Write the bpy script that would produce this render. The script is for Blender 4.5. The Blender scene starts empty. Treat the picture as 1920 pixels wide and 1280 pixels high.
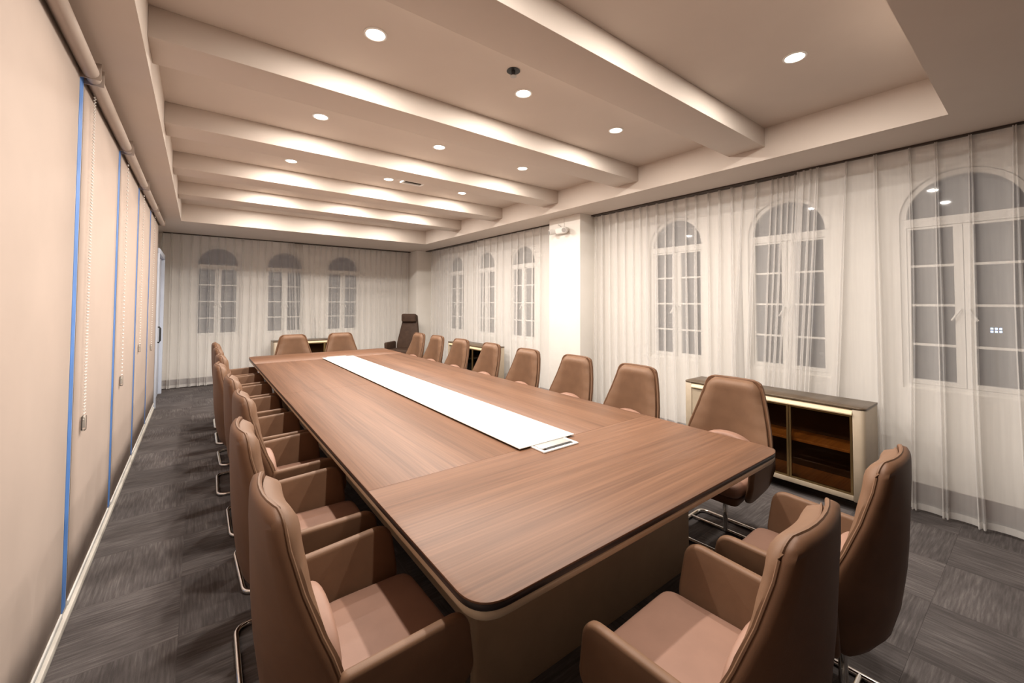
import bpy, bmesh, math, random
from mathutils import Vector, Matrix
random.seed(7)
S = bpy.context.scene
C = S.collection

# ------------------------------------------------------------------ camera, world, exposure
F_PX, CX, CY = 771.246, 960.0, 543.23
PITCH, YAW, ROLL = -0.0295, -0.6514, 0.0039
EYE = Vector((0.0, 0.0, 1.5))


def cam_axes():
    ca, sa = math.cos(PITCH), math.sin(PITCH)
    cb, sb = math.cos(YAW), math.sin(YAW)
    cc, sc = math.cos(ROLL), math.sin(ROLL)
    rx = Matrix(((1, 0, 0), (0, ca, -sa), (0, sa, ca)))
    ry = Matrix(((cb, 0, sb), (0, 1, 0), (-sb, 0, cb)))
    rz = Matrix(((cc, -sc, 0), (sc, cc, 0), (0, 0, 1)))
    r = rz @ rx @ ry
    conv = lambda v: Vector((v[0], v[2], -v[1]))
    return conv(r[0]), conv(r[1]), conv(r[2])


right, down, fwd = cam_axes()
cd = bpy.data.cameras.new('camera')
cam = bpy.data.objects.new('camera', cd)
C.objects.link(cam)
m = Matrix.Identity(4)
for i in range(3):
    m[i][0], m[i][1], m[i][2], m[i][3] = right[i], -down[i], -fwd[i], EYE[i]
cam.matrix_world = m
cd.sensor_width = 36.0
cd.lens = 36.0 * F_PX / 1920.0
cd.shift_x = 0.0
cd.shift_y = -(640.0 - CY) / 1920.0
cd.clip_start = 0.02
S.camera = cam

w = bpy.data.worlds.new('night_sky')
S.world = w
w.use_nodes = True
w.node_tree.nodes['Background'].inputs[0].default_value = (0.20, 0.24, 0.36, 1)
w.node_tree.nodes['Background'].inputs[1].default_value = 0.06

S.view_settings.view_transform = 'Standard'
S.view_settings.look = 'None'
S.view_settings.gamma = 1.0
S.view_settings.use_curve_mapping = False
S.view_settings.exposure = 0.0
S.cycles.max_bounces = 10
S.cycles.diffuse_bounces = 5
S.cycles.transparent_max_bounces = 20
S.cycles.adaptive_threshold = 0.035
LAMP_W = 23.5
LAMP_COL = (1.0, 0.915, 0.825)


# ------------------------------------------------------------------ materials
def new_mat(name):
    mt = bpy.data.materials.new(name)
    mt.use_nodes = True
    nt = mt.node_tree
    return mt, nt, nt.nodes['Principled BSDF']


def ramp(nt, src, stops):
    r = nt.nodes.new('ShaderNodeValToRGB')
    e = r.color_ramp.elements
    while len(e) < len(stops):
        e.new(0.5)
    for k, (p, c) in enumerate(stops):
        e[k].position = p
        e[k].color = (*c, 1)
    nt.links.new(src, r.inputs[0])
    return r.outputs[0]


def noise(nt, scale, detail=3.0, stretch=(1, 1, 1), rough=0.55, loc=None):
    tc = nt.nodes.new('ShaderNodeTexCoord')
    mp = nt.nodes.new('ShaderNodeMapping')
    mp.inputs['Scale'].default_value = stretch
    nt.links.new(tc.outputs['Object'], mp.inputs['Vector'])
    if loc is not None:
        nt.links.new(loc, mp.inputs['Location'])
    n = nt.nodes.new('ShaderNodeTexNoise')
    n.inputs['Scale'].default_value = scale
    n.inputs['Detail'].default_value = detail
    n.inputs['Roughness'].default_value = rough
    nt.links.new(mp.outputs[0], n.inputs['Vector'])
    return n.outputs['Fac']


def bump(nt, b, src, strength, dist=0.002):
    bp = nt.nodes.new('ShaderNodeBump')
    bp.inputs['Strength'].default_value = strength
    bp.inputs['Distance'].default_value = dist
    nt.links.new(src, bp.inputs['Height'])
    nt.links.new(bp.outputs[0], b.inputs['Normal'])


def plain(name, col, rough=0.6, metal=0.0, var=0.04, scale=12.0, bmp=0.0, bscale=200.0, spec=0.5):
    mt, nt, b = new_mat(name)
    lo = tuple(max(0, c * (1 - var)) for c in col)
    hi = tuple(min(1, c * (1 + var)) for c in col)
    nt.links.new(ramp(nt, noise(nt, scale), [(0.35, lo), (0.65, hi)]), b.inputs['Base Color'])
    b.inputs['Roughness'].default_value = rough
    b.inputs['Metallic'].default_value = metal
    b.inputs['Specular IOR Level'].default_value = spec
    if bmp:
        bump(nt, b, noise(nt, bscale, 4), bmp)
    return mt


def wood(name, axis, dark, lite, rough=0.38, fine=95.0):
    mt, nt, b = new_mat(name)
    st = [13.0, 13.0, 13.0]
    st[axis] = 0.35
    a = noise(nt, 1.0, 5, tuple(st), 0.6)
    st2 = [fine, fine, fine]
    st2[axis] = 1.6
    f = noise(nt, 1.0, 3, tuple(st2), 0.6)
    mx = nt.nodes.new('ShaderNodeMath')
    mx.operation = 'MULTIPLY_ADD'
    mx.inputs[1].default_value = 0.45
    nt.links.new(f, mx.inputs[0])
    mx2 = nt.nodes.new('ShaderNodeMath')
    mx2.operation = 'MULTIPLY'
    mx2.inputs[1].default_value = 0.55
    nt.links.new(a, mx2.inputs[0])
    nt.links.new(mx2.outputs[0], mx.inputs[2])
    mid = tuple((p + q) / 2 for p, q in zip(dark, lite))
    nt.links.new(ramp(nt, mx.outputs[0], [(0.36, dark), (0.5, mid), (0.64, lite)]), b.inputs['Base Color'])
    b.inputs['Roughness'].default_value = rough
    bump(nt, b, f, 0.06, 0.001)
    return mt


def emit(name, col, strength):
    mt = bpy.data.materials.new(name)
    mt.use_nodes = True
    nt = mt.node_tree
    nt.nodes.clear()
    e = nt.nodes.new('ShaderNodeEmission')
    e.inputs[0].default_value = (*col, 1)
    e.inputs[1].default_value = strength
    o = nt.nodes.new('ShaderNodeOutputMaterial')
    nt.links.new(e.outputs[0], o.inputs[0])
    return mt


def sheer(name, col, clear):
    """woven voile: threads scatter and pass light, the open weave lets the rest straight through"""
    mt = bpy.data.materials.new(name)
    mt.use_nodes = True
    nt = mt.node_tree
    nt.nodes.clear()
    d = nt.nodes.new('ShaderNodeBsdfDiffuse')
    t = nt.nodes.new('ShaderNodeBsdfTranslucent')
    cr = ramp(nt, noise(nt, 60, 2, (1, 1, 0.05)), [(0.3, tuple(c * 0.95 for c in col)), (0.7, col)])
    nt.links.new(cr, d.inputs[0])
    nt.links.new(cr, t.inputs[0])
    a = nt.nodes.new('ShaderNodeMixShader')
    a.inputs[0].default_value = 0.27
    nt.links.new(d.outputs[0], a.inputs[1])
    nt.links.new(t.outputs[0], a.inputs[2])
    tr = nt.nodes.new('ShaderNodeBsdfTransparent')
    mx = nt.nodes.new('ShaderNodeMixShader')
    mx.inputs[0].default_value = clear
    nt.links.new(a.outputs[0], mx.inputs[1])
    nt.links.new(tr.outputs[0], mx.inputs[2])
    o = nt.nodes.new('ShaderNodeOutputMaterial')
    nt.links.new(mx.outputs[0], o.inputs[0])
    return mt


def thin_glass(name, tint, gloss):
    mt = bpy.data.materials.new(name)
    mt.use_nodes = True
    nt = mt.node_tree
    nt.nodes.clear()
    tr = nt.nodes.new('ShaderNodeBsdfTransparent')
    tr.inputs[0].default_value = (*tint, 1)
    g = nt.nodes.new('ShaderNodeBsdfGlossy')
    g.inputs['Roughness'].default_value = 0.03
    fr = nt.nodes.new('ShaderNodeFresnel')
    fr.inputs[0].default_value = gloss
    mx = nt.nodes.new('ShaderNodeMixShader')
    nt.links.new(fr.outputs[0], mx.inputs[0])
    nt.links.new(tr.outputs[0], mx.inputs[1])
    nt.links.new(g.outputs[0], mx.inputs[2])
    o = nt.nodes.new('ShaderNodeOutputMaterial')
    nt.links.new(mx.outputs[0], o.inputs[0])
    return mt


def carpet_mat():
    mt, nt, b = new_mat('carpet')
    oi = nt.nodes.new('ShaderNodeObjectInfo')
    sc = nt.nodes.new('ShaderNodeMath')
    sc.operation = 'MULTIPLY'
    sc.inputs[1].default_value = 97.0
    nt.links.new(oi.outputs['Random'], sc.inputs[0])
    cb = nt.nodes.new('ShaderNodeCombineXYZ')
    for k in range(3):
        nt.links.new(sc.outputs[0], cb.inputs[k])
    streak = noise(nt, 1.0, 3, (7.0, 95.0, 7.0), 0.6, cb.outputs[0])
    patch = noise(nt, 1.0, 2, (3.0, 6.0, 3.0), 0.5, cb.outputs[0])
    pile = noise(nt, 420.0, 2)
    ad = nt.nodes.new('ShaderNodeMath')
    ad.operation = 'MULTIPLY_ADD'
    ad.inputs[1].default_value = 0.62
    nt.links.new(streak, ad.inputs[0])
    a2 = nt.nodes.new('ShaderNodeMath')
    a2.operation = 'MULTIPLY'
    a2.inputs[1].default_value = 0.38
    nt.links.new(patch, a2.inputs[0])
    nt.links.new(a2.outputs[0], ad.inputs[2])
    a3 = nt.nodes.new('ShaderNodeMath')
    a3.operation = 'MULTIPLY_ADD'
    a3.inputs[1].default_value = 0.16
    nt.links.new(pile, a3.inputs[0])
    nt.links.new(ad.outputs[0], a3.inputs[2])
    col = ramp(nt, a3.outputs[0], [(0.46, (0.078, 0.069, 0.068)), (0.60, (0.108, 0.096, 0.094)), (0.78, (0.178, 0.160, 0.156))])
    # each tile is dyed a little lighter or darker
    hv = nt.nodes.new('ShaderNodeHueSaturation')
    mr = nt.nodes.new('ShaderNodeMapRange')
    mr.inputs['To Min'].default_value = 0.92
    mr.inputs['To Max'].default_value = 1.08
    nt.links.new(oi.outputs['Random'], mr.inputs['Value'])
    nt.links.new(mr.outputs[0], hv.inputs['Value'])
    nt.links.new(col, hv.inputs['Color'])
    nt.links.new(hv.outputs[0], b.inputs['Base Color'])
    b.inputs['Roughness'].default_value = 0.95
    b.inputs['Specular IOR Level'].default_value = 0.1
    bump(nt, b, pile, 0.5, 0.003)
    return mt


M = {
    'wall': plain('wall_paint', (0.81, 0.78, 0.73), 0.7, var=0.015, scale=5, bmp=0.03),
    'ceiling': plain('ceiling_paint', (0.62, 0.548, 0.488), 0.75, var=0.012, scale=4, bmp=0.03),
    'near_wall': wood('unseen_wall_dark_wood', 2, (0.060, 0.034, 0.022), (0.105, 0.062, 0.040), 0.5, 40.0),  # invented dark finish, cuts the light bounced off the unseen wall
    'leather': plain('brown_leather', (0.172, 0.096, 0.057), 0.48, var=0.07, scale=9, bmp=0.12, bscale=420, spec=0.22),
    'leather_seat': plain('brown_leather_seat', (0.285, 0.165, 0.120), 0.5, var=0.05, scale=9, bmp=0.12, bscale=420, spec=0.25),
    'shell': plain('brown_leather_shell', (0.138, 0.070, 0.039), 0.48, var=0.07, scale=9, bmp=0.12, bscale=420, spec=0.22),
    'chrome': plain('chrome', (0.80, 0.79, 0.77), 0.12, 1.0, var=0.02),
    'dark_leather': plain('dark_brown_leather', (0.070, 0.042, 0.029), 0.55, var=0.1, bmp=0.1, bscale=300, spec=0.2),
    'black': plain('black_plastic', (0.012, 0.012, 0.013), 0.45),
    'wood_x': wood('walnut_grain_across', 0, (0.102, 0.043, 0.019), (0.200, 0.095, 0.049), 0.5),
    'wood_y': wood('walnut_grain_along', 1, (0.102, 0.043, 0.019), (0.200, 0.095, 0.049), 0.5),
    'edge_dark': plain('dark_edge_band', (0.013, 0.007, 0.007), 0.45),
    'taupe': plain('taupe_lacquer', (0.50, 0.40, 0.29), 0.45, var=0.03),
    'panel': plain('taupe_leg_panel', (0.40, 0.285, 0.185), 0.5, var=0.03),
    'white_board': plain('white_board', (0.80, 0.785, 0.73), 0.35, var=0.01),
    'white': plain('white_plastic', (0.82, 0.81, 0.78), 0.4, var=0.01),
    'silver': plain('brushed_silver', (0.46, 0.445, 0.43), 0.38, 0.4),
    'blind': plain('cream_blind_fabric', (0.475, 0.385, 0.33), 0.8, var=0.025, scale=3, bmp=0.08, bscale=500),
    'roller': plain('roller_tube', (0.46, 0.385, 0.33), 0.45, var=0.03),
    'tape': plain('blue_masking_tape', (0.075, 0.205, 0.54), 0.6, var=0.10, scale=7),
    'mullion': plain('mullion_paint', (0.62, 0.56, 0.48), 0.5),
    'base_white': plain('white_rail', (0.72, 0.68, 0.61), 0.45),
    'base_dark': plain('dark_baseboard', (0.060, 0.022, 0.020), 0.5),
    'dark_strip': plain('dark_strip_paint', (0.045, 0.030, 0.022), 0.5),  # dark tone painted for the shade above the curtains, also on vent slats
    'window': plain('window_white', (0.80, 0.78, 0.74), 0.45, var=0.01),
    'door': plain('door_white_blue_lit', (0.66, 0.72, 0.84), 0.45, var=0.01),  # white door, the bluish light on it put into the colour
    'cab': plain('cabinet_beige', (0.45, 0.37, 0.275), 0.42, var=0.04),
    'cab_top': wood('cabinet_top_wood', 1, (0.085, 0.058, 0.035), (0.150, 0.105, 0.066), 0.35),
    'cab_in': wood('cabinet_inside_wood', 1, (0.34, 0.15, 0.045), (0.56, 0.28, 0.095), 0.5),
    'cab_back': plain('cabinet_back_dark', (0.045, 0.022, 0.012), 0.6),
    'strip': plain('pale_gold_strip', (0.78, 0.62, 0.40), 0.35, var=0.03),
    'gold': plain('brushed_gold', (0.62, 0.44, 0.20), 0.32, 1.0, var=0.05),
    'sheer': sheer('voile_sheer', (0.965, 0.95, 0.935), 0.59),
    'hem': sheer('voile_hem', (0.92, 0.905, 0.88), 0.45),
    'glass': thin_glass('window_glass', (0.92, 0.95, 0.97), 1.45),
    'bronze_glass': thin_glass('bronze_glass', (0.90, 0.80, 0.66), 1.30),
    'clear': thin_glass('clear_plastic', (0.93, 0.92, 0.90), 1.3),
    'lamp': emit('downlight_glow', (1.0, 0.93, 0.82), 14.0),
    'led': emit('outdoor_led', (0.40, 0.58, 1.0), 5.0),
    'carpet': carpet_mat(),
    'joint': plain('carpet_joint', (0.030, 0.027, 0.025), 0.95),
}


# ------------------------------------------------------------------ mesh helpers
def obj(name, verts, faces, mat, parent=None, smooth=False, loc=None):
    me = bpy.data.meshes.new(name)
    me.from_pydata([tuple(v) for v in verts], [], faces)
    bm = bmesh.new()
    bm.from_mesh(me)
    bmesh.ops.recalc_face_normals(bm, faces=bm.faces)
    bm.to_mesh(me)
    bm.free()
    me.materials.append(M[mat])
    if smooth:
        me.polygons.foreach_set('use_smooth', [True] * len(me.polygons))
        me.set_sharp_from_angle(angle=math.radians(55))
    o = bpy.data.objects.new(name, me)
    C.objects.link(o)
    if parent:
        o.parent = parent
    if loc:
        o.location = loc
    return o


def tag(o, label=None, cat=None, group=None, kind=None):
    if label:
        o['label'] = label
    if cat:
        o['category'] = cat
    if group:
        o['group'] = group
    if kind:
        o['kind'] = kind
    return o


def thing(name, loc, label=None, cat=None, group=None, rz=0.0, kind=None):
    o = bpy.data.objects.new(name, None)
    o.empty_display_size = 0.1
    C.objects.link(o)
    o.location = loc
    o.rotation_euler = (0, 0, rz)
    return tag(o, label, cat, group, kind)


def copy_tree(o, parent=None):
    c = o.copy()
    C.objects.link(c)
    c.parent = parent
    for ch in list(o.children):
        copy_tree(ch, c)
    return c


def boxes(name, bl, mat, parent=None, bevel=0.0, seg=2, smooth=None):
    """one mesh from a list of (x0,x1,y0,y1,z0,z1)"""
    bm = bmesh.new()
    for (x0, x1, y0, y1, z0, z1) in bl:
        vs = [bm.verts.new(p) for p in ((x0, y0, z0), (x1, y0, z0), (x1, y1, z0), (x0, y1, z0),
                                        (x0, y0, z1), (x1, y0, z1), (x1, y1, z1), (x0, y1, z1))]
        for f in ((0, 3, 2, 1), (4, 5, 6, 7), (0, 1, 5, 4), (1, 2, 6, 5), (2, 3, 7, 6), (3, 0, 4, 7)):
            bm.faces.new([vs[i] for i in f])
    if bevel:
        bmesh.ops.bevel(bm, geom=list(bm.edges), offset=bevel, segments=seg, affect='EDGES', profile=0.5)
    bmesh.ops.recalc_face_normals(bm, faces=bm.faces)
    me = bpy.data.meshes.new(name)
    bm.to_mesh(me)
    bm.free()
    me.materials.append(M[mat])
    if bevel:
        me.polygons.foreach_set('use_smooth', [True] * len(me.polygons))
        me.set_sharp_from_angle(angle=math.radians(40))
    o = bpy.data.objects.new(name, me)
    C.objects.link(o)
    if parent:
        o.parent = parent
    return o


def box(name, x0, x1, y0, y1, z0, z1, mat, parent=None, bevel=0.0, seg=2):
    return boxes(name, [(x0, x1, y0, y1, z0, z1)], mat, parent, bevel, seg)


def rings_mesh(rings, cap=True, closed_path=False):
    n = len(rings[0])
    v, f = [], []
    for r in rings:
        v += [tuple(p) for p in r]
    k = len(rings)
    for i in range(k if closed_path else k - 1):
        a, b = i * n, ((i + 1) % k) * n
        for j in range(n):
            j2 = (j + 1) % n
            f.append((a + j, a + j2, b + j2, b + j))
    if cap and not closed_path:
        f.append(tuple(range(n - 1, -1, -1)))
        f.append(tuple((k - 1) * n + j for j in range(n)))
    return v, f


def tube_geo(path, r, n=8, closed=False):
    rings = []
    P = [Vector(p) for p in path]
    k = len(P)
    up = Vector((0, 0, 1))
    for i in range(k):
        if closed:
            t = P[(i + 1) % k] - P[i - 1]
        else:
            t = P[min(i + 1, k - 1)] - P[max(i - 1, 0)]
        t.normalize()
        ref = up if abs(t.z) < 0.9 else Vector((1, 0, 0))
        a = t.cross(ref).normalized()
        b = t.cross(a).normalized()
        rings.append([P[i] + a * (r * math.cos(2 * math.pi * j / n)) + b * (r * math.sin(2 * math.pi * j / n)) for j in range(n)])
    return rings_mesh(rings, True, closed)


def tube(name, path, r, mat, parent=None, n=8, closed=False):
    v, f = tube_geo(path, r, n, closed)
    return obj(name, v, f, mat, parent, True)


def round_poly(pts, rad, seg=5):
    """rounded 2-D polygon; rad is one radius or one per corner"""
    out = []
    n = len(pts)
    for i in range(n):
        p0, p1, p2 = Vector(pts[i - 1]), Vector(pts[i]), Vector(pts[(i + 1) % n])
        r = rad[i] if isinstance(rad, (list, tuple)) else rad
        if r <= 0:
            out.append(tuple(p1))
            continue
        a, b = (p0 - p1), (p2 - p1)
        r = min(r, a.length * 0.49, b.length * 0.49)
        q0, q2 = p1 + a.normalized() * r, p1 + b.normalized() * r
        for k in range(seg + 1):
            t = k / seg
            q = q0 * (1 - t) ** 2 + p1 * (2 * t * (1 - t)) + q2 * t * t
            out.append((q.x, q.y))
    return out


def inset_poly(pts, d):
    n = len(pts)
    area = sum(pts[i][0] * pts[(i + 1) % n][1] - pts[(i + 1) % n][0] * pts[i][1] for i in range(n))
    s = 1 if area > 0 else -1
    out = []
    for i in range(n):
        a, b = Vector(pts[i - 1]), Vector(pts[(i + 1) % n])
        t = b - a
        if t.length < 1e-9:
            out.append(tuple(pts[i]))
            continue
        t.normalize()
        out.append((pts[i][0] - s * t.y * d, pts[i][1] + s * t.x * d))
    return out


def pillow(pts, h0, h1, rnd, seg=4, crown=0.0):
    """rings of a rounded slab: 2-D outline pts, third axis from h0 to h1, edges rounded by rnd"""
    rings = []
    for k in range(seg + 1):
        a = math.pi / 2 * k / seg
        rings.append((inset_poly(pts, rnd * (1 - math.sin(a))), h0 + rnd * (1 - math.cos(a))))
    for k in range(seg + 1):
        a = math.pi / 2 * (1 - k / seg)
        rings.append((inset_poly(pts, rnd * (1 - math.sin(a))), h1 - rnd * (1 - math.cos(a))))
    if crown:
        last = rings[-1][0]
        cx_ = sum(p[0] for p in last) / len(last)
        cy_ = sum(p[1] for p in last) / len(last)
        for sc_, hh in ((0.86, 0.45), (0.62, 0.8), (0.3, 0.97), (0.04, 1.0)):
            rings.append(([(cx_ + (p[0] - cx_) * sc_, cy_ + (p[1] - cy_) * sc_) for p in last], h1 + crown * hh))
    return rings


def slab(name, pts, h0, h1, rnd, mat, parent=None, axes='xyz', seg=3, crown=0.0):
    """pillow mapped on axes: 'xyz' outline in xy, height z; 'yzx' outline in yz, height x; 'xzy' outline in xz, height y"""
    rr = []
    for ring, h in pillow(pts, h0, h1, rnd, seg, crown):
        if axes == 'xyz':
            rr.append([(p[0], p[1], h) for p in ring])
        elif axes == 'yzx':
            rr.append([(h, p[0], p[1]) for p in ring])
        else:
            rr.append([(p[0], h, p[1]) for p in ring])
    v, f = rings_mesh(rr)
    return obj(name, v, f, mat, parent, True)


def lathe(name, prof, mat, parent=None, n=20, loc=None):
    rr = [[(r * math.cos(2 * math.pi * j / n), r * math.sin(2 * math.pi * j / n), z) for j in range(n)] for r, z in prof]
    v, f = rings_mesh(rr)
    return obj(name, v, f, mat, parent, True, loc)


# ------------------------------------------------------------------ room dimensions
XL, XR, YN, YF = -0.56, 4.42, -2.60, 9.28          # wall planes
ZS, ZB, ZC = 2.66, 2.765, 2.92                      # soffit, beam bottom, tray ceiling
TX0, TX1, TY0, TY1 = -0.22, 3.635, 0.36, 7.655      # tray opening
CURT_R, CURT_F = 4.15, 9.06                         # curtain planes

# floor: carpet tiles laid quarter-turn on a dark bed
floor = box('floor', XL - 0.1, XR + 0.1, YN - 0.1, YF + 0.1, -0.06, -0.008, 'joint')
tag(floor, kind='structure')
T = 0.5
tile = boxes('carpet_tile', [(-T / 2 + 0.0003, T / 2 - 0.0003, -T / 2 + 0.0003, T / 2 - 0.0003, -0.008, 0.0)], 'carpet')
C.objects.unlink(tile)
nx, ny = int(math.ceil((XR - XL) / T)), int(math.ceil((YF - YN) / T))
for i in range(nx):
    for j in range(ny):
        c = tile.copy()
        c.location = (XL + 0.02 + (i + 0.5) * T, YN + (j + 0.5) * T, 0)
        if c.location.x > XR + 0.25:
            continue
        c.rotation_euler.z = math.pi / 2 * ((i + j) % 2) + math.pi * random.randint(0, 1)
        c.parent = floor
        C.objects.link(c)

# ceiling: soffit ring, tray sides and tray top; the beams are parts
ceil = boxes('ceiling', [
    (XL - 0.1, TX0, YN - 0.1, YF + 0.1, ZS, ZC + 0.12), (TX1, XR + 0.1, YN - 0.1, YF + 0.1, ZS, ZC + 0.12),
    (TX0, TX1, YN - 0.1, TY0, ZS, ZC + 0.12), (TX0, TX1, TY1, YF + 0.1, ZS, ZC + 0.12),
    (TX0, TX1, TY0, TY1, ZC, ZC + 0.12)], 'ceiling')
tag(ceil, kind='structure')
BEAMS = [1.385, 2.595, 3.80, 5.015, 6.235]
for y in BEAMS:
    box('ceiling_beam', TX0, TX1, y, y + 0.292, ZB, ZC, 'ceiling', ceil, 0.004, 2)


# walls
def wall_with_arches(name, horizontal, plane, outer, a0, a1, centres, half, sill, spring, zt):
    """wall slab pierced by round-headed windows; runs along y (horizontal False) or x (True)"""
    edges, v, f = [], [], []

    def P(a, z, d):
        return (a, d, z) if horizontal else (d, a, z)

    def quad(p):
        k = len(v)
        v.extend(p)
        f.append(tuple(range(k, k + len(p))))
    NA = 20
    xs = a0
    cs = sorted(centres)
    for d in (plane, outer):
        xs = a0
        for c in cs:
            quad([P(xs, 0, d), P(c - half, 0, d), P(c - half, zt, d), P(xs, zt, d)])
            quad([P(c - half, 0, d), P(c + half, 0, d), P(c + half, sill, d), P(c - half, sill, d)])
            for k in range(NA):
                t0, t1 = math.pi * (1 - k / NA), math.pi * (1 - (k + 1) / NA)
                p0 = (c + half * math.cos(t0), spring + half * math.sin(t0))
                p1 = (c + half * math.cos(t1), spring + half * math.sin(t1))
                quad([P(*p0, d), P(*p1, d), P(p1[0], zt, d), P(p0[0], zt, d)])
            xs = c + half
        quad([P(xs, 0, d), P(a1, 0, d), P(a1, zt, d), P(xs, zt, d)])
    for c in cs:                                             # reveals
        loop = [(c - half, sill), (c + half, sill)] + [(c + half * math.cos(math.pi * k / NA), spring + half * math.sin(math.pi * k / NA)) for k in range(NA + 1)]
        for k in range(len(loop)):
            p, q = loop[k], loop[(k + 1) % len(loop)]
            quad([P(*p, plane), P(*q, plane), P(*q, outer), P(*p, outer)])
    o = obj(name, v, f, 'wall')
    return tag(o, kind='structure')


WIN_H, SILL, SPRING = 0.338, 0.845, 2.165
RIGHT_WINS = [0.385, 1.52, 2.66, 5.52, 6.68, 7.81]
FAR_WINS = [0.285, 1.375, 2.485]
wall_with_arches('wall_right', False, XR, XR + 0.2, YN - 0.1, YF + 0.1, RIGHT_WINS, WIN_H, SILL, SPRING, ZS)
wall_with_arches('wall_far', True, YF, YF + 0.2, XL - 0.1, XR, FAR_WINS, WIN_H, SILL, SPRING, ZS)
tag(box('wall_left', XL - 0.12, XL, YN - 0.1, YF + 0.1, 0, ZS, 'wall'), kind='structure')
tag(box('wall_near', XL, XR, YN - 0.1, YN, 0, ZS, 'near_wall'), kind='structure')
colm = tag(box('wall_column', 3.93, XR, 3.70, 4.29, 0, ZS, 'wall', None, 0.003), kind='structure')
colm2 = tag(box('wall_corner_column', 3.93, XR, 8.72, YF, 0, ZS, 'wall', None, 0.003), kind='structure')
tag(boxes('baseboard_right', [(XR - 0.015, XR, YN, 3.70, 0, 0.13), (XR - 0.015, XR, 4.29, 8.72, 0, 0.13)], 'base_dark'), kind='structure')
tag(box('baseboard_far', XL, 3.93, YF - 0.015, YF, 0, 0.13, 'base_dark'), kind='structure')
tag(box('baseboard_left', XL, -0.452, YN, 7.55, 0, 0.035, 'base_white', None, 0.004), kind='structure')


# windows: white frame, two casement leaves, fanlight, panes, handles
def make_window():
    r = thing('window', (0, 0, 0), kind='structure')       # local x along wall, y outward, z up
    h, s, sp = WIN_H, SILL, SPRING
    NA = 20

    def arch(rad, y0, y1, zb):
        return [(rad * math.cos(math.pi * k / NA), rad * math.sin(math.pi * k / NA) + zb) for k in range(NA + 1)]
    # outer frame: U-shaped bars, transom, arch ring
    fr = boxes('window_frame', [(-h, -h + 0.035, 0.03, 0.11, s, sp), (h - 0.035, h, 0.03, 0.11, s, sp),
                                (-h + 0.035, h - 0.035, 0.03, 0.11, s, s + 0.035), (-h + 0.035, h - 0.035, 0.03, 0.11, sp - 0.07, sp - 0.005)], 'window', r)
    o1, o2 = arch(h, 0, 0, sp - 0.005), arch(h - 0.035, 0, 0, sp - 0.005)
    v, f = [], []
    for (p, q) in zip(o1, o2):
        v += [(p[0], 0.03, p[1]), (q[0], 0.03, q[1]), (q[0], 0.11, q[1]), (p[0], 0.11, p[1])]
    for k in range(NA):
        for j in range(4):
            j2 = (j + 1) % 4
            f.append((4 * k + j, 4 * k + j2, 4 * k + 4 + j2, 4 * k + 4 + j))
    f += [(0, 1, 2, 3), tuple(4 * NA + j for j in (3, 2, 1, 0))]
    obj('arch_frame', v, f, 'window', r)
    pts = arch(h - 0.036, 0, 0, sp - 0.004)
    v = [(p[0], 0.068, p[1]) for p in pts] + [(p[0], 0.073, p[1]) for p in pts]
    n = len(pts)
    f = [tuple(range(n)), tuple(range(2 * n - 1, n - 1, -1))] + [(k, (k + 1) % n, n + (k + 1) % n, n + k) for k in range(n)]
    obj('fanlight_pane', v, f, 'glass', r)
    for sx in (-1, 1):
        x0, x1 = (-h + 0.037, -0.002) if sx < 0 else (0.002, h - 0.037)
        z0, z1 = s + 0.037, sp - 0.072
        b = 0.034
        bl, br = (0.016, 0.048) if sx < 0 else (0.048, 0.016)
        leaf = boxes('casement', [(x0, x0 + bl, 0.04, 0.095, z0, z1), (x1 - br, x1, 0.04, 0.095, z0, z1),
                                  (x0 + bl, x1 - br, 0.04, 0.095, z0, z0 + b), (x0 + bl, x1 - br, 0.04, 0.095, z1 - 0.016, z1)], 'window', r)
        for k in range(1, 4):
            zm = z0 + (z1 - z0) * k / 4
            box('glazing_bar', x0 + bl, x1 - br, 0.05, 0.085, zm - 0.009, zm + 0.009, 'window', leaf)
        for k in range(4):
            za, zb = z0 + (z1 - z0) * k / 4, z0 + (z1 - z0) * (k + 1) / 4
            box('pane', x0 + bl, x1 - br, 0.066, 0.070, za + (b if k == 0 else 0.009), zb - (0.016 if k == 3 else 0.009), 'glass', leaf)
        hx = -0.02 * 1 if sx < 0 else 0.02
        v, f = tube_geo([(hx, 0.04, 1.46), (hx, 0.01, 1.46), (hx + sx * 0.045, 0.006, 1.375)], 0.008, 6)
        obj('window_handle', v, f, 'white', leaf, True)
    return r


win = make_window()
k = 1
for y in RIGHT_WINS:
    o = win if k == 1 else copy_tree(win)
    o.name = 'window_%d' % k
    o.location = (XR, y, 0)
    o.rotation_euler.z = -math.pi / 2
    k += 1
for x in FAR_WINS:
    o = copy_tree(win)
    o.name = 'window_%d' % k
    o.location = (x, YF, 0)
    o.rotation_euler.z = 0
    k += 1

# door at the far end of the left wall
door = thing('door_1', (XL, 8.2, 0), kind='structure')
boxes('door_frame', [(0.0, 0.115, -0.62, -0.55, 0, 2.17), (0.0, 0.115, 0.55, 0.62, 0, 2.17), (0.0, 0.115, -0.62, 0.62, 2.17, 2.24)], 'door', door, 0.003)
box('door_leaf', 0.02, 0.075, -0.545, 0.545, 0.01, 2.165, 'door', door, 0.003)
dh = tube('door_handle', [(0.075, -0.42, 0.90), (0.125, -0.42, 0.90), (0.135, -0.42, 0.92), (0.135, -0.42, 1.10), (0.125, -0.42, 1.12), (0.075, -0.42, 1.12)], 0.011, 'black', door)

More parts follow.
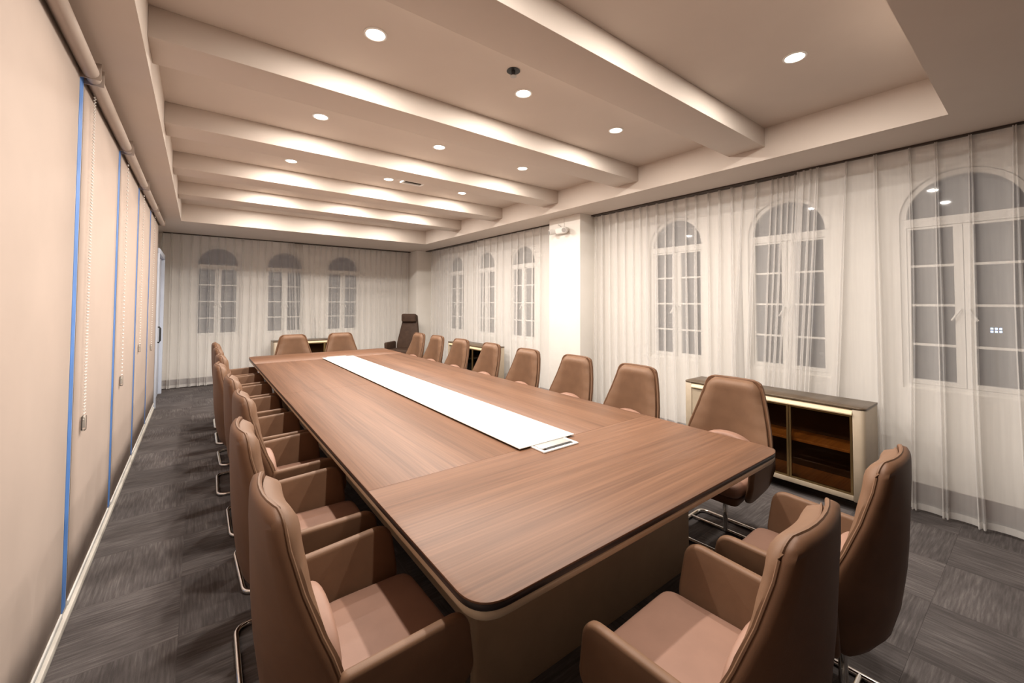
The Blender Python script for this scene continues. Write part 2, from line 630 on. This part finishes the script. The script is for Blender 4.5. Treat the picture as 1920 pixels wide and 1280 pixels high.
# ------------------------------------------------------------------ roller blinds and blue tape on the left glass partition
GAPS = [2.79, 3.99, 5.19, 6.39]
EDGES = [-2.55] + GAPS + [7.56]
names = ['nearest', 'second', 'third', 'fourth', 'farthest']
CHAIN = {1: (2.995, 0.885), 2: (4.28, 0.90), 3: (5.45, 1.04), 4: (6.75, 0.93)}
tape_names = ['nearest', 'second nearest', 'second farthest', 'farthest']
for i, y in enumerate(GAPS):
    mu = box('trim_%d' % (i + 1), XL, -0.4655, y - 0.0505, y + 0.0505, 0.055, 2.62, 'mullion')
    tag(mu, kind='structure')
    v, f = tube_geo([(-0.429, y - 0.036, 2.585), (-0.429, y + 0.036, 2.585)], 0.027, 16)
    hub = obj('roller_hub', v, f, 'roller', mu, True)
    box('hub_arm', -0.4655, -0.44, y - 0.006, y + 0.006, 2.575, 2.595, 'roller', mu)
    tp = box('masking_tape', -0.4655, -0.4640, y - 0.036, y + 0.036, 0.07, 2.60, 'tape')
    tag(tp, 'strip of blue masking tape between the blinds, %s to the camera' % tape_names[i] if i < 2 else
        'strip of blue masking tape between the blinds, %s from the camera' % tape_names[i], 'tape', 'blue tape strips between the blinds')
for i in range(5):
    y0, y1 = EDGES[i] + (0.052 if i else 0), EDGES[i + 1] - (0.052 if i < 4 else 0)
    lab = ['large cream roller blind filling the left edge of the picture', 'second cream roller blind from the camera, its bead chain hanging by the tape',
           'third cream roller blind from the camera', 'fourth cream roller blind from the camera', 'farthest cream roller blind, beside the white door'][i]
    b = thing('roller_blind', (-0.465, y0, 2.585), lab, 'blind', 'cream roller blinds along the left wall')
    L = y1 - y0
    # fabric with a very slight belly
    v, f = [], []
    NY, NZ = 8, 10
    for a in range(NY + 1):
        for c in range(NZ + 1):
            t, s_ = a / NY, c / NZ
            v.append((0.004 * math.sin(math.pi * t) * math.sin(math.pi * s_), L * t, -2.50 * s_ + 0.0))
    for a in range(NY):
        for c in range(NZ):
            q = a * (NZ + 1) + c
            f.append((q, q + 1, q + NZ + 2, q + NZ + 1))
    fab = obj('fabric', v, f, 'blind', b, True)
    sm = fab.modifiers.new('thickness', 'SOLIDIFY')
    sm.thickness = 0.0015
    box('bottom_rail', -0.004, 0.008, 0.0, L, -2.522, -2.498, 'white', b, 0.003)
    v, f = tube_geo([(0.036, -0.010, 0), (0.036, L + 0.010, 0)], 0.030, 20)
    obj('roller_tube', v, f, 'roller', b, True)
    for yy in (-0.013, L + 0.009):
        box('bracket', -0.002, 0.072, yy, yy + 0.004, -0.032, 0.050, 'roller', b)
    if i in CHAIN:
        cy, cz = CHAIN[i]
        cy -= y0
        cz -= 2.585
        bm = bmesh.new()
        for dy in (-0.012, 0.012):
            nb = 105 if i == 1 else 60
            for kk in range(nb):
                z = -0.02 + (cz + 0.03) * kk / (nb - 1)
                bmesh.ops.create_icosphere(bm, subdivisions=1, radius=0.0042 if i == 1 else 0.005, matrix=Matrix.Translation((0.016, cy + dy, z)))
        me = bpy.data.meshes.new('bead_chain')
        bm.to_mesh(me)
        bm.free()
        me.materials.append(M['white'])
        bc = bpy.data.objects.new('bead_chain', me)
        bc.parent = b
        C.objects.link(bc)
        bc['kind'] = 'stuff'
        wt = slab('chain_tensioner', round_poly([(cy - 0.02, cz - 0.045), (cy + 0.02, cz - 0.045), (cy + 0.02, cz + 0.03), (cy - 0.02, cz + 0.03)], 0.01, 3), 0.008, 0.024, 0.004, 'clear', b, 'yzx')
        box('spring', 0.012, 0.020, cy - 0.007, cy + 0.007, cz - 0.03, cz + 0.022, 'white', wt)


# ------------------------------------------------------------------ sheer curtains
def curtain(name, label, along, plane, a0, a1, period, bunch0=0, bunch1=0, drift=0.0, seed=1, inward=-1, z0=0.022, z1=2.643, depth=0.040):
    """pinch-pleated voile hung along axis 'x' or 'y' at the given plane; inward is the room side"""
    rnd = random.Random(seed)
    r = thing(name, ((a0 if along == 'x' else plane), (plane if along == 'x' else a0), 0), label, 'curtain', 'white sheer curtains')
    L = abs(a1 - a0)
    sg = 1 if a1 > a0 else -1
    nodes, u = [], 0.0
    for _ in range(bunch0):
        nodes.append(u)
        u += rnd.uniform(0.035, 0.055)
    endb = L - bunch1 * 0.045
    while u < endb:
        nodes.append(u)
        u += period * rnd.uniform(0.82, 1.18)
    for _ in range(bunch1):
        nodes.append(min(u, L))
        u += 0.045
    n = len(nodes)
    ph = [rnd.uniform(0, 6.28) for _ in range(n)]
    am = [rnd.uniform(0.004, 0.020) for _ in range(n)]
    dd = [rnd.uniform(0.75, 1.25) for _ in range(n)]
    levels = [0, .02, .05, .12, .22, .34, .46, .58, .70, .82, .90, .955, 1.0]

    def row(s):                                     # s = 0 floor .. 1 top
        out = []
        k = (1 - s)
        for i in range(n):
            g = 0.0
            if bunch1 and i >= n - bunch1 - 2:
                g = -drift * k
            if bunch0 and i < bunch0 + 2:
                g = drift * k
            ui = nodes[i] + am[i] * k * math.sin(ph[i] + 3.2 * k) * (1 if 0 < i < n - 1 else 0) + g
            pw = (0.012 + 0.014 * min(1, k * 2.2)) * dd[i]
            d = depth * (0.75 + 0.35 * min(1, k * 1.6)) * dd[i]
            if i < n - 1:
                P = nodes[i + 1] - nodes[i]
                if P < 0.07:
                    pw *= 0.6
            out += [(ui - pw * 0.50, 0.0), (ui - pw * 0.66, d * 0.5), (ui - pw * 0.60, d * 0.95), (ui - pw * 0.36, d), (ui - pw * 0.16, d * 0.6), (ui - pw * 0.05, d * 0.22),
                    (ui + pw * 0.05, d * 0.22), (ui + pw * 0.16, d * 0.6), (ui + pw * 0.36, d), (ui + pw * 0.60, d * 0.95), (ui + pw * 0.66, d * 0.5), (ui + pw * 0.50, 0.0)]
            if i < n - 1:
                b = -0.10 * P * (0.25 + 0.75 * min(1, k * 3))
                out += [(ui + P * 0.28, b * 0.8), (ui + P * 0.5, b), (ui + P * 0.72, b * 0.8)]
        return out

    def sheet(nm, s0, s1, off, mat):
        ls = sorted(set([s0] + [s for s in levels if s0 < s < s1] + [s1]))
        v, f = [], []
        for s in ls:
            for (uu, ww) in row(s):
                a, wv = sg * uu, inward * (ww + off)
                zz = z0 + (z1 - z0) * s
                v.append((a, wv, zz) if along == 'x' else (wv, a, zz))
        m_ = len(row(0.5))
        for i in range(len(ls) - 1):
            for j in range(m_ - 1):
                f.append((i * m_ + j, i * m_ + j + 1, (i + 1) * m_ + j + 1, (i + 1) * m_ + j))
        me = bpy.data.meshes.new(nm)
        me.from_pydata(v, [], f)
        me.materials.append(M[mat])
        me.polygons.foreach_set('use_smooth', [True] * len(me.polygons))
        o = bpy.data.objects.new(nm, me)
        o.parent = r
        C.objects.link(o)
        return o
    sheet('fabric', 0.0, 1.0, 0.0, 'sheer')
    sheet('heading_band', 0.966, 1.0, -0.003, 'hem')
    sheet('hem', 0.0, 0.017, 0.002, 'hem')
    return r


def dark_strip(label, bl):
    t = boxes('curtain_gap_shade', bl, 'dark_strip', None)  # dark strip painted as the shaded recess between soffit and curtain top
    tag(t, label, 'shaded gap strip', 'shaded gap strips')


curtain('sheer_curtain', 'white sheer curtain between the pillar and the gathered middle window, behind the right chairs', 'y', CURT_R + 0.065, 3.66, 1.30, 0.118, 0, 6, 0.14, 3)
curtain('sheer_curtain', 'white sheer curtain at the right edge of the picture, hanging beside the wooden cabinet', 'y', CURT_R, 1.32, -2.55, 0.165, 3, 0, -0.13, 5)
curtain('sheer_curtain', 'white sheer curtain just beyond the pillar with the emergency light', 'y', CURT_R, 4.31, 6.50, 0.20, 0, 2, 0.0, 8, depth=0.026)
curtain('sheer_curtain', 'white sheer curtain on the right wall nearest the far corner', 'y', CURT_R + 0.06, 6.48, 8.70, 0.20, 2, 0, 0.0, 9, depth=0.026)
curtain('sheer_curtain', 'white sheer curtain on the far wall beside the white door', 'x', CURT_F, -0.50, 1.48, 0.125, 0, 4, -0.10, 11)
curtain('sheer_curtain', 'white sheer curtain on the far wall behind the dark high-backed chair', 'x', CURT_F + 0.065, 1.50, 3.90, 0.120, 3, 0, 0.10, 13)
dark_strip('dark strip for the shaded curtain gap above the near right windows', [(CURT_R - 0.012, CURT_R + 0.10, YN, 3.695, 2.646, 2.66)])
dark_strip('dark strip for the shaded curtain gap on the right wall beyond the pillar', [(CURT_R - 0.012, CURT_R + 0.10, 4.295, 8.715, 2.646, 2.66)])
dark_strip('dark strip for the shaded curtain gap above the far wall windows', [(-0.50, 3.925, CURT_F - 0.012, CURT_F + 0.10, 2.646, 2.66)])

# ------------------------------------------------------------------ downlights
LX = [0.72, 1.73, 2.71]
LY = [0.87, 2.15, 3.38, 4.64, 5.87, 7.08]
proto = thing('downlight', (0, 0, ZC))
v, f = [], []
NR = 24
prof = [(0.060, 0.0), (0.060, -0.004), (0.050, -0.006), (0.047, -0.002)]
rr = [[(r * math.cos(2 * math.pi * j / NR), r * math.sin(2 * math.pi * j / NR), z) for j in range(NR)] for r, z in prof]
v, f = rings_mesh(rr, cap=False)
obj('trim_ring', v, f, 'white', proto, True)
lathe('lens', [(0.001, -0.0005), (0.047, -0.0005), (0.047, -0.002), (0.001, -0.0035)], 'lamp', proto, NR)
ld = bpy.data.lights.new('downlight_lamp', 'AREA')
ld.shape = 'DISK'
ld.size = 0.085
ld.energy = LAMP_W
ld.color = LAMP_COL
lo = bpy.data.objects.new('lamp', ld)
lo.parent = proto
lo.location = (0, 0, -0.010)
C.objects.link(lo)
rows = ['nearest bay of the ceiling', 'second bay from the camera', 'third bay from the camera', 'fourth bay from the camera', 'fifth bay from the camera', 'farthest bay of the ceiling']
cols = ['left', 'middle', 'right']
first = True
for j, y in enumerate(LY):
    for i, x in enumerate(LX):
        o = proto if first else copy_tree(proto)
        first = False
        o.location = (x, y, ZC)
        tag(o, '%s round recessed downlight in the %s' % (cols[i], rows[j]), 'downlight', 'recessed ceiling downlights')

# sprinkler, ceiling opening, emergency light
sp = thing('sprinkler_head', (1.51, 1.975, ZC), 'small black sprinkler head in the ceiling beside a downlight', 'sprinkler')
lathe('recess_cup', [(0.001, -0.001), (0.040, -0.001), (0.042, -0.004), (0.001, -0.005)], 'black', sp, 16)
lathe('stem', [(0.012, -0.004), (0.010, -0.03), (0.004, -0.032)], 'black', sp, 10)
lathe('deflector', [(0.003, -0.030), (0.020, -0.034), (0.020, -0.037), (0.003, -0.037)], 'silver', sp, 12)

vt = thing('ceiling_vent', (1.985, 4.50, ZC), 'small rectangular ceiling vent with a dark opening between two beams', 'vent')
boxes('frame', [(-0.13, 0.13, -0.11, -0.085, -0.028, 0), (-0.13, 0.13, 0.085, 0.11, -0.028, 0), (-0.13, -0.105, -0.085, 0.085, -0.028, 0), (0.105, 0.13, -0.085, 0.085, -0.028, 0)], 'white', vt, 0.002)
box('opening', -0.105, 0.105, -0.085, 0.085, -0.006, -0.001, 'black', vt)  # black plate standing in for the shade inside the recess
for kk in range(3):
    box('slat', -0.105, 0.105, -0.055 + 0.05 * kk, -0.048 + 0.05 * kk, -0.024, -0.006, 'dark_strip', vt)

el = thing('emergency_light', (3.93, 4.01, 2.47), 'white twin-headed emergency light mounted on the pillar', 'emergency light')
slab('housing', round_poly([(-0.10, -0.045), (0.10, -0.045), (0.10, 0.045), (-0.10, 0.045)], 0.035, 4), -0.062, 0.0, 0.018, 'white', el, 'yzx')
for sy in (-1, 1):
    yy = -0.10 if sy < 0 else 0.125
    v, f = tube_geo([(-0.045, yy, 0.0), (-0.075, yy + 0.012 * sy, -0.008), (-0.115, yy + 0.03 * sy, -0.018)], 0.038, 14)
    hd = obj('lamp_head', v, f, 'white', el, True)
    v, f = tube_geo([(-0.114, yy + 0.03 * sy, -0.018), (-0.118, yy + 0.032 * sy, -0.019)], 0.030, 14)
    obj('lamp_lens', v, f, 'silver', hd, True)
tube('conduit', [(-0.006, -0.02, 0.04), (-0.006, -0.02, 0.188)], 0.004, 'white', el, 6)
tube('cable', [(-0.008, 0.02, 0.04), (-0.02, 0.035, 0.07), (-0.02, 0.07, 0.085), (-0.008, 0.09, 0.10)], 0.004, 'silver', el, 6)

# ------------------------------------------------------------------ conference table
TZ = 0.735
AX0, AX1, AY0, AY1 = 0.562, 2.437, 0.872, 6.69
tb = thing('conference_table', (0, 0, 0), 'long walnut conference table with a dark edge and taupe base', 'table')
RC = 0.105
SEAM0, SEAM1, MID = 1.690, 5.885, 3.86
g = 0.0012
WX0, WX1 = 1.46, 1.59                                    # cable trough along the middle
zt0 = TZ - 0.006


def panel(nm, pts, mat):
    return slab(nm, pts, zt0, TZ, 0.0003, mat, tb, 'xyz', 1)


panel('end_panel', round_poly([(AX0, AY0), (AX1, AY0), (AX1, SEAM0 - g), (AX0, SEAM0 - g)], [RC, RC, 0, 0], 10), 'wood_x')
panel('end_panel', round_poly([(AX0, SEAM1 + g), (AX1, SEAM1 + g), (AX1, AY1), (AX0, AY1)], [0, 0, RC, RC], 10), 'wood_x')
for (ya, yb) in ((SEAM0, MID - g), (MID + g, SEAM1)):
    panel('side_panel', [(AX0, ya), (WX0, ya), (WX0, yb), (AX0, yb)], 'wood_y')
    panel('side_panel', [(WX1, ya), (AX1, ya), (AX1, yb), (WX1, yb)], 'wood_y')
outl = round_poly([(AX0, AY0), (AX1, AY0), (AX1, AY1), (AX0, AY1)], RC, 10)
slab('dark_edge_band', inset_poly(outl, 0.001), TZ - 0.024, zt0 - 0.0002, 0.001, 'edge_dark', tb, 'xyz', 1)
rr = []
for d, z in ((0.040, -0.066), (0.022, -0.062), (0.009, -0.052), (0.003, -0.040), (0.002, -0.030), (0.004, -0.0245)):
    rr.append([(p[0], p[1], TZ + z) for p in inset_poly(outl, d)])
v, f = rings_mesh(rr)
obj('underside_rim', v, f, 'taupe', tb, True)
zl = TZ - 0.067
for (y0, y1) in ((1.28, 1.33), (6.23, 6.28)):
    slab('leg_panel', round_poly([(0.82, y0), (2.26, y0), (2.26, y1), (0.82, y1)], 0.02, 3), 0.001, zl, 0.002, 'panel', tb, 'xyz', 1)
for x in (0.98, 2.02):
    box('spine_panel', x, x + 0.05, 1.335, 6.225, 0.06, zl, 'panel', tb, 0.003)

wb = box('white_board', 1.328, 1.725, 1.672, 5.900, TZ + 0.0093, TZ + 0.0130, 'white_board', None, 0.0003, 1)
tag(wb, 'long white board laid along the middle of the conference table', 'board')
for (yy, lab) in ((1.66, 'silver flush power box at the near end of the white board'), (5.915, 'silver flush power box at the far end of the white board')):
    rz = 0 if yy < 3 else math.pi
    pbx = thing('power_box', (1.53, yy, TZ), lab, 'power box', 'power boxes set into the table', rz)
    boxes('frame', [(-0.125, 0.125, -0.090, -0.073, 0.0, 0.008), (-0.125, -0.108, -0.073, 0.05, 0.0, 0.008), (0.108, 0.125, -0.073, 0.05, 0.0, 0.008), (-0.108, 0.108, 0.033, 0.05, 0.0, 0.008)], 'white', pbx, 0.002)
    box('flap', -0.105, 0.105, -0.050, 0.031, 0.001, 0.009, 'silver', pbx, 0.002)
    box('brush_slot', -0.085, 0.105, -0.066, -0.053, 0.001, 0.006, 'black', pbx)


# ------------------------------------------------------------------ conference chairs (local frame: front is +y)
def interp(tab, z):
    for (a, b) in zip(tab, tab[1:]):
        if a[0] <= z <= b[0]:
            t = (z - a[0]) / (b[0] - a[0])
            t = t * t * (3 - 2 * t) * 0.35 + t * 0.65
            return [p + (q - p) * t for p, q in zip(a[1:], b[1:])]
    return list(tab[-1][1:])


#          z     rear y  half w  wrap
SHELL = [(0.300, -0.150, 0.090, 0.015), (0.312, -0.190, 0.135, 0.03), (0.335, -0.226, 0.172, 0.05), (0.38, -0.257, 0.210, 0.085), (0.46, -0.278, 0.246, 0.120), (0.55, -0.290, 0.268, 0.130),
         (0.62, -0.298, 0.266, 0.118), (0.70, -0.303, 0.247, 0.090), (0.80, -0.307, 0.220, 0.058), (0.90, -0.310, 0.193, 0.034), (0.945, -0.310, 0.180, 0.027), (0.968, -0.309, 0.167, 0.022), (0.980, -0.307, 0.148, 0.019), (0.987, -0.304, 0.126, 0.016)]


def rim_th(z):
    return 0.032 if z < 0.962 else 0.010 + 0.022 * max(0.0, 1 - ((z - 0.962) / 0.025) ** 2) ** 0.5


def make_chair():
    r = thing('conference_chair', (0, 0, 0))
    n = 9
    # outer shell with a rounded rim
    rings = []
    zs = [0.300, 0.305, 0.312, 0.322, 0.335, 0.355, 0.38, 0.42, 0.46, 0.50, 0.55, 0.60, 0.65, 0.70, 0.75, 0.80, 0.85, 0.90, 0.925, 0.945, 0.958, 0.968, 0.975, 0.980, 0.984, 0.987]
    for z in zs:
        y, hw, wr = interp(SHELL, z)
        th = rim_th(z)
        y += (0.032 - th) * 0.5
        ring = []
        for j in range(n + 1):
            t = -1 + 2 * j / n
            ring.append((hw * t * (1 - 0.03 * (1 - abs(t))), y + wr * abs(t) ** 2.2, z))
        ring.append((hw + 0.006, y + wr + th * 0.5, z))
        for j in range(n + 1):
            t = 1 - 2 * j / n
            ring.append((hw * t * 0.985, y + th + wr * abs(t) ** 2.2, z))
        ring.append((-hw - 0.006, y + wr + th * 0.5, z))
        rings.append(ring)
    v, f = rings_mesh(rings)
    obj('back_shell', v, f, 'shell', r, True)
    # padded inner cushion, proud of the shell, separated by a groove
    rings = []
    z0, z1 = 0.455, 0.979
    K = 30
    for k in range(K + 1):
        s = k / K
        z = z0 + (z1 - z0) * s
        y, hw, wr = interp(SHELL, z)
        e = min(1.0, (1 - s) / 0.10)
        puff = 0.056 * (1 - (1 - e) ** 2.2) ** 0.5 if e < 1 else 0.056
        puff = max(puff, 0.006)
        hw2 = (hw - 0.016) * (1 if e >= 1 else 0.90 + 0.10 * e)
        ring = []
        base = y + 0.030
        for j in range(n + 1):
            t = -1 + 2 * j / n
            ring.append((hw2 * t, base + wr * abs(t) ** 2.2, z))
        for j in range(n + 1):
            t = 1 - 2 * j / n
            rim = (1 - abs(t) ** 5) ** 0.5 if abs(t) < 1 else 0
            ring.append((hw2 * t * (1 if abs(t) < 1 else 0.995), base + wr * abs(t) ** 2.2 + puff * (0.18 + 0.82 * rim), z))
        rings.append(ring)
    v, f = rings_mesh(rings)
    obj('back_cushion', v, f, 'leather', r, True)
    # piping along the shell rim
    path = []
    for z in zs[6:]:
        y, hw, wr = interp(SHELL, z)
        path.append((hw + 0.001, y + wr + 0.016 + rim_th(z) * 0.5 - 0.004, z))
    y, hw, wr = interp(SHELL, 0.987)
    top = [(hw * (1 - 2 * k / 6), y + 0.017 + wr * abs(1 - 2 * k / 6) ** 2.2, 0.987) for k in range(1, 6)]
    path = path + top + [(-p[0], p[1], p[2]) for p in reversed(path)]
    tube('piping', path, 0.0045, 'leather', r, 6)
    # arched lumbar pad low on the back
    pts = [(-0.18, 0.46), (0.18, 0.46)] + [(0.18 * math.cos(math.pi * k / 12), 0.535 + 0.112 * math.sin(math.pi * k / 12)) for k in range(13)]
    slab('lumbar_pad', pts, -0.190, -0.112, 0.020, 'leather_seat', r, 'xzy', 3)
    # seat: cushion on a dark pan
    sp_ = round_poly([(-0.13, -0.200), (0.13, -0.200), (0.213, -0.115), (0.228, -0.03), (0.225, 0.245), (-0.225, 0.245), (-0.228, -0.03), (-0.213, -0.115)], [0.03, 0.03, 0.03, 0.03, 0.06, 0.06, 0.03, 0.03], 5)
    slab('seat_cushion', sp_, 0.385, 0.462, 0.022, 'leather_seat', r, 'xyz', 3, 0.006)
    slab('seat_pan', round_poly([(-0.11, -0.165), (0.11, -0.165), (0.19, -0.07), (0.210, 0.22), (-0.210, 0.22), (-0.19, -0.07)], 0.05, 4), 0.330, 0.384, 0.015, 'shell', r, 'xyz', 2)
    # arms: upholstered panels, rounded at the top front, tapering down
    prof = round_poly([(-0.165, 0.335), (0.13, 0.335), (0.225, 0.42), (0.195, 0.625), (-0.150, 0.612), (-0.170, 0.50)], [0.04, 0.07, 0.05, 0.06, 0.02, 0.02], 7)
    for s in (-1, 1):
        rr_ = []
        for ring, hgt in pillow(prof, -0.017, 0.017, 0.012, 3):
            pts3 = []
            for (yy, zz) in ring:
                fl = 0.263 + 0.016 * min(1, max(0, (yy + 0.22) / 0.25)) - 0.05 * max(0, (0.47 - zz) / 0.13) ** 1.5 + 0.012 * max(0, (zz - 0.5) / 0.15) * 0.8
                pts3.append((s * (fl + hgt), yy, zz))
            rr_.append(pts3)
        v, f = rings_mesh(rr_)
        obj('armrest', v, f, 'leather', r, True)
    # chrome sled base: floor loop, spine and post
    lp = round_poly([(-0.235, -0.262), (0.235, -0.262), (0.235, 0.17), (-0.235, 0.17)], 0.06, 6)
    bs = tube('sled_base', [(p[0], p[1], 0.012) for p in lp], 0.012, 'chrome', r, 8, True)
    tube('cross_bar', [(-0.235, -0.12, 0.012), (0.235, -0.12, 0.012)], 0.010, 'chrome', r, 8)
    tube('post', [(0, -0.12, 0.014), (0, -0.12, 0.345)], 0.015, 'chrome', r, 12)
    return r


chair = make_chair()
ordw = ['nearest', 'second', 'third', 'fourth', 'fifth', 'sixth', 'seventh', 'farthest']
placed = []
left = [(0.150, 1.31), (0.142, 2.04), (0.190, 2.75), (0.176, 3.39), (0.134, 4.12), (0.167, 4.80), (0.165, 5.51), (0.167, 6.18)]
for i, (xr, y) in enumerate(left):
    lab = 'brown leather chair on the blind side of the table, %s the camera' % ('nearest' if i == 0 else 'farthest from' if i == 7 else ordw[i] + ' from')
    placed.append((xr + 0.282, y + 0.01, -math.pi / 2 + math.radians([1, -1, 2, 0, -1, 1, 0, 0][i]), lab, 'chairs along the blind side'))
rightc = [(2.665, 1.325, 2), (2.605, 2.075, -1), (2.635, 2.77, 1), (2.615, 3.48, 1), (2.64, 4.23, -1), (2.625, 4.93, 2), (2.625, 5.64, 2), (2.615, 6.26, 2)]
for i, (x, y, a) in enumerate(rightc):
    lab = 'brown leather chair on the window side of the table, %s the camera' % ('nearest' if i == 0 else 'farthest from' if i == 7 else ordw[i] + ' from')
    placed.append((x, y, math.pi / 2 + math.radians(a), lab, 'chairs along the window side'))
placed.append((1.165, 6.79, math.pi, 'brown leather chair at the far head of the table, nearer the blinds', 'chairs at the far head'))
placed.append((1.865, 6.77, math.pi + 0.04, 'brown leather chair at the far head of the table, nearer the windows', 'chairs at the far head'))
placed.append((1.180, 0.630, 0.04, 'brown leather chair at the near head of the table, its seat in full view', 'chairs at the near head'))
placed.append((1.900, 0.610, 0.03, 'brown leather chair at the near head of the table, seen from behind near the cabinet', 'chairs at the near head'))
for i, (x, y, a, lab, grp) in enumerate(placed):
    o = chair if i == 0 else copy_tree(chair)
    o.location = (x, y, 0)
    o.rotation_euler.z = a
    tag(o, lab, 'chair', grp)


# ------------------------------------------------------------------ high-backed executive chair in the far corner
def exec_chair(loc, rz):
    r = thing('executive_chair', loc, 'dark brown high-backed executive chair with headrest in the far corner', 'chair', None, rz)
    prof = [(-0.255, 0.50), (0.255, 0.50), (0.25, 0.62), (0.15, 1.22), (-0.15, 1.22), (-0.25, 0.62)]
    rr_ = []
    for ring, hgt in pillow(round_poly(prof, 0.05, 4), -0.04, 0.04, 0.025, 3):
        rr_.append([(p[0], hgt - 0.22 - 0.14 * (p[1] - 0.5) / 0.72, p[1]) for p in ring])
    v, f = rings_mesh(rr_)
    obj('backrest', v, f, 'dark_leather', r, True)
    rr_ = []
    for ring, hgt in pillow(round_poly([(-0.165, 1.06), (0.165, 1.06), (0.165, 1.24), (-0.165, 1.24)], 0.05, 5), -0.045, 0.045, 0.035, 4):
        rr_.append([(p[0], hgt - 0.265, p[1]) for p in ring])
    v, f = rings_mesh(rr_)
    obj('headrest', v, f, 'dark_leather', r, True)
    slab('seat', round_poly([(-0.25, -0.22), (0.25, -0.22), (0.25, 0.27), (-0.25, 0.27)], 0.06, 4), 0.42, 0.52, 0.03, 'dark_leather', r)
    for s in (-1, 1):
        a, b = sorted((s * 0.265, s * 0.325))
        slab('armrest', round_poly([(-0.22, 0.42), (0.18, 0.42), (0.22, 0.66), (-0.22, 0.66)], 0.05, 4), a, b, 0.02, 'dark_leather', r, 'yzx')
    tube('gas_lift', [(0, 0, 0.10), (0, 0, 0.42)], 0.03, 'chrome', r, 12)
    for k_ in range(5):
        a = 2 * math.pi * k_ / 5 + 0.3
        ca, sa = math.cos(a), math.sin(a)
        lg = tube('base_leg', [(0.02 * ca, 0.02 * sa, 0.12), (0.18 * ca, 0.18 * sa, 0.10), (0.32 * ca, 0.32 * sa, 0.075)], 0.018, 'chrome', r, 8)
        tube('caster', [(0.32 * ca - 0.02 * sa, 0.32 * sa + 0.02 * ca, 0.029), (0.32 * ca + 0.02 * sa, 0.32 * sa - 0.02 * ca, 0.029)], 0.029, 'black', lg, 12)
    return r


exec_chair((3.42, 8.22, 0), math.radians(132))


# ------------------------------------------------------------------ low cabinets (local: length along x, front is -y, back at y=0)
def make_cabinet(L=1.36, D=0.34, H=0.755):
    r = thing('low_cabinet', (0, 0, 0))
    tp = round_poly([(-L / 2, -D), (L / 2, -D), (L / 2, 0), (-L / 2, 0)], [0.045, 0.045, 0, 0], 4)
    slab('top', tp, H - 0.016, H, 0.003, 'cab_top', r, 'xyz', 1)
    for s in (-1, 1):
        a, b = (-L / 2 + 0.003, -L / 2 + 0.075) if s < 0 else (L / 2 - 0.075, L / 2 - 0.003)
        rad = [0.04, 0.004, 0, 0] if s < 0 else [0.004, 0.04, 0, 0]
        slab('side_panel', round_poly([(a, -D + 0.004), (b, -D + 0.004), (b, -0.002), (a, -0.002)], rad, 6), 0.085, H - 0.0165, 0.001, 'cab', r, 'xyz', 1)
        for yy in (-D + 0.02, -0.05):
            xx = -L / 2 + 0.03 if s < 0 else L / 2 - 0.055
            box('foot', xx, xx + 0.025, yy, yy + 0.025, 0.0, 0.085, 'gold', r, 0.003)
    xi0, xi1 = -L / 2 + 0.076, L / 2 - 0.076
    box('back_panel', xi0, xi1, -0.014, -0.003, 0.13, H - 0.02, 'cab_back', r)
    box('bottom_panel', xi0, xi1, -D + 0.03, -0.015, 0.115, 0.135, 'cab_in', r)
    box('bottom_rail', xi0, xi1, -D + 0.006, -D + 0.028, 0.088, 0.125, 'cab', r, 0.003)
    box('shelf', xi0, xi1, -D + 0.06, -0.015, 0.405, 0.427, 'cab_in', r, 0.002)
    box('head_rail', xi0, xi1, -D + 0.030, -0.015, H - 0.060, H - 0.018, 'cab', r)
    pr = [(-D + 0.029, H - 0.020), (-D + 0.012, H - 0.020), (-D - 0.008, H - 0.050), (-D - 0.006, H - 0.058), (-D + 0.029, H - 0.058)]
    v, f = rings_mesh([[(x, p[0], p[1]) for p in pr] for x in (xi0, xi1)])
    obj('gold_strip', v, f, 'strip', r)
    z0, z1 = 0.128, H - 0.062
    wd = (xi1 - xi0) / 3
    slab('solid_door', [(xi0 + 0.002, z0), (xi0 + wd - 0.002, z0), (xi0 + wd - 0.002, z1), (xi0 + 0.002, z1)], -D + 0.008, -D + 0.026, 0.002, 'cab', r, 'xzy', 1)
    for q in (1, 2):
        a, b = xi0 + wd * q + 0.002, xi0 + wd * (q + 1) - 0.002
        d = boxes('glass_door', [(a, a + 0.014, -D + 0.008, -D + 0.026, z0, z1), (b - 0.014, b, -D + 0.008, -D + 0.026, z0, z1),
                           (a + 0.014, b - 0.014, -D + 0.008, -D + 0.026, z0, z0 + 0.012), (a + 0.014, b - 0.014, -D + 0.008, -D + 0.026, z1 - 0.012, z1)], 'gold', r)
        box('pane', a + 0.014, b - 0.014, -D + 0.015, -D + 0.019, z0 + 0.012, z1 - 0.012, 'bronze_glass', d)
    return r


cab = make_cabinet()
cab.location = (4.085, 1.49, 0)
cab.rotation_euler.z = -math.pi / 2
tag(cab, 'low beige cabinet with bronze glass doors beneath the near right windows', 'cabinet', 'low cabinets')
c2 = copy_tree(cab)
c2.location = (4.085, 6.24, 0)
tag(c2, 'low beige cabinet half hidden behind the chairs along the right wall, past the pillar', 'cabinet', 'low cabinets')
c3 = copy_tree(cab)
c3.location = (1.79, 9.00, 0)
c3.rotation_euler.z = 0
tag(c3, 'low beige cabinet against the far curtain, behind the two far chairs', 'cabinet', 'low cabinets')

# a small bluish light outside in the night, seen through the right window
ol = thing('outdoor_lamp', (30.9, 1.66, 0.0), 'small bluish lamp glowing outside the right window', 'outdoor lamp')
tube('post', [(0, 0, -4.0), (0, 0, 0.05)], 0.05, 'black', ol, 8)
for a_ in (-0.14, 0.0, 0.14):
    for b_ in (0.10, 0.24):
        box('led_cell', -0.02, 0.02, a_ - 0.045, a_ + 0.045, b_, b_ + 0.09, 'led', ol)
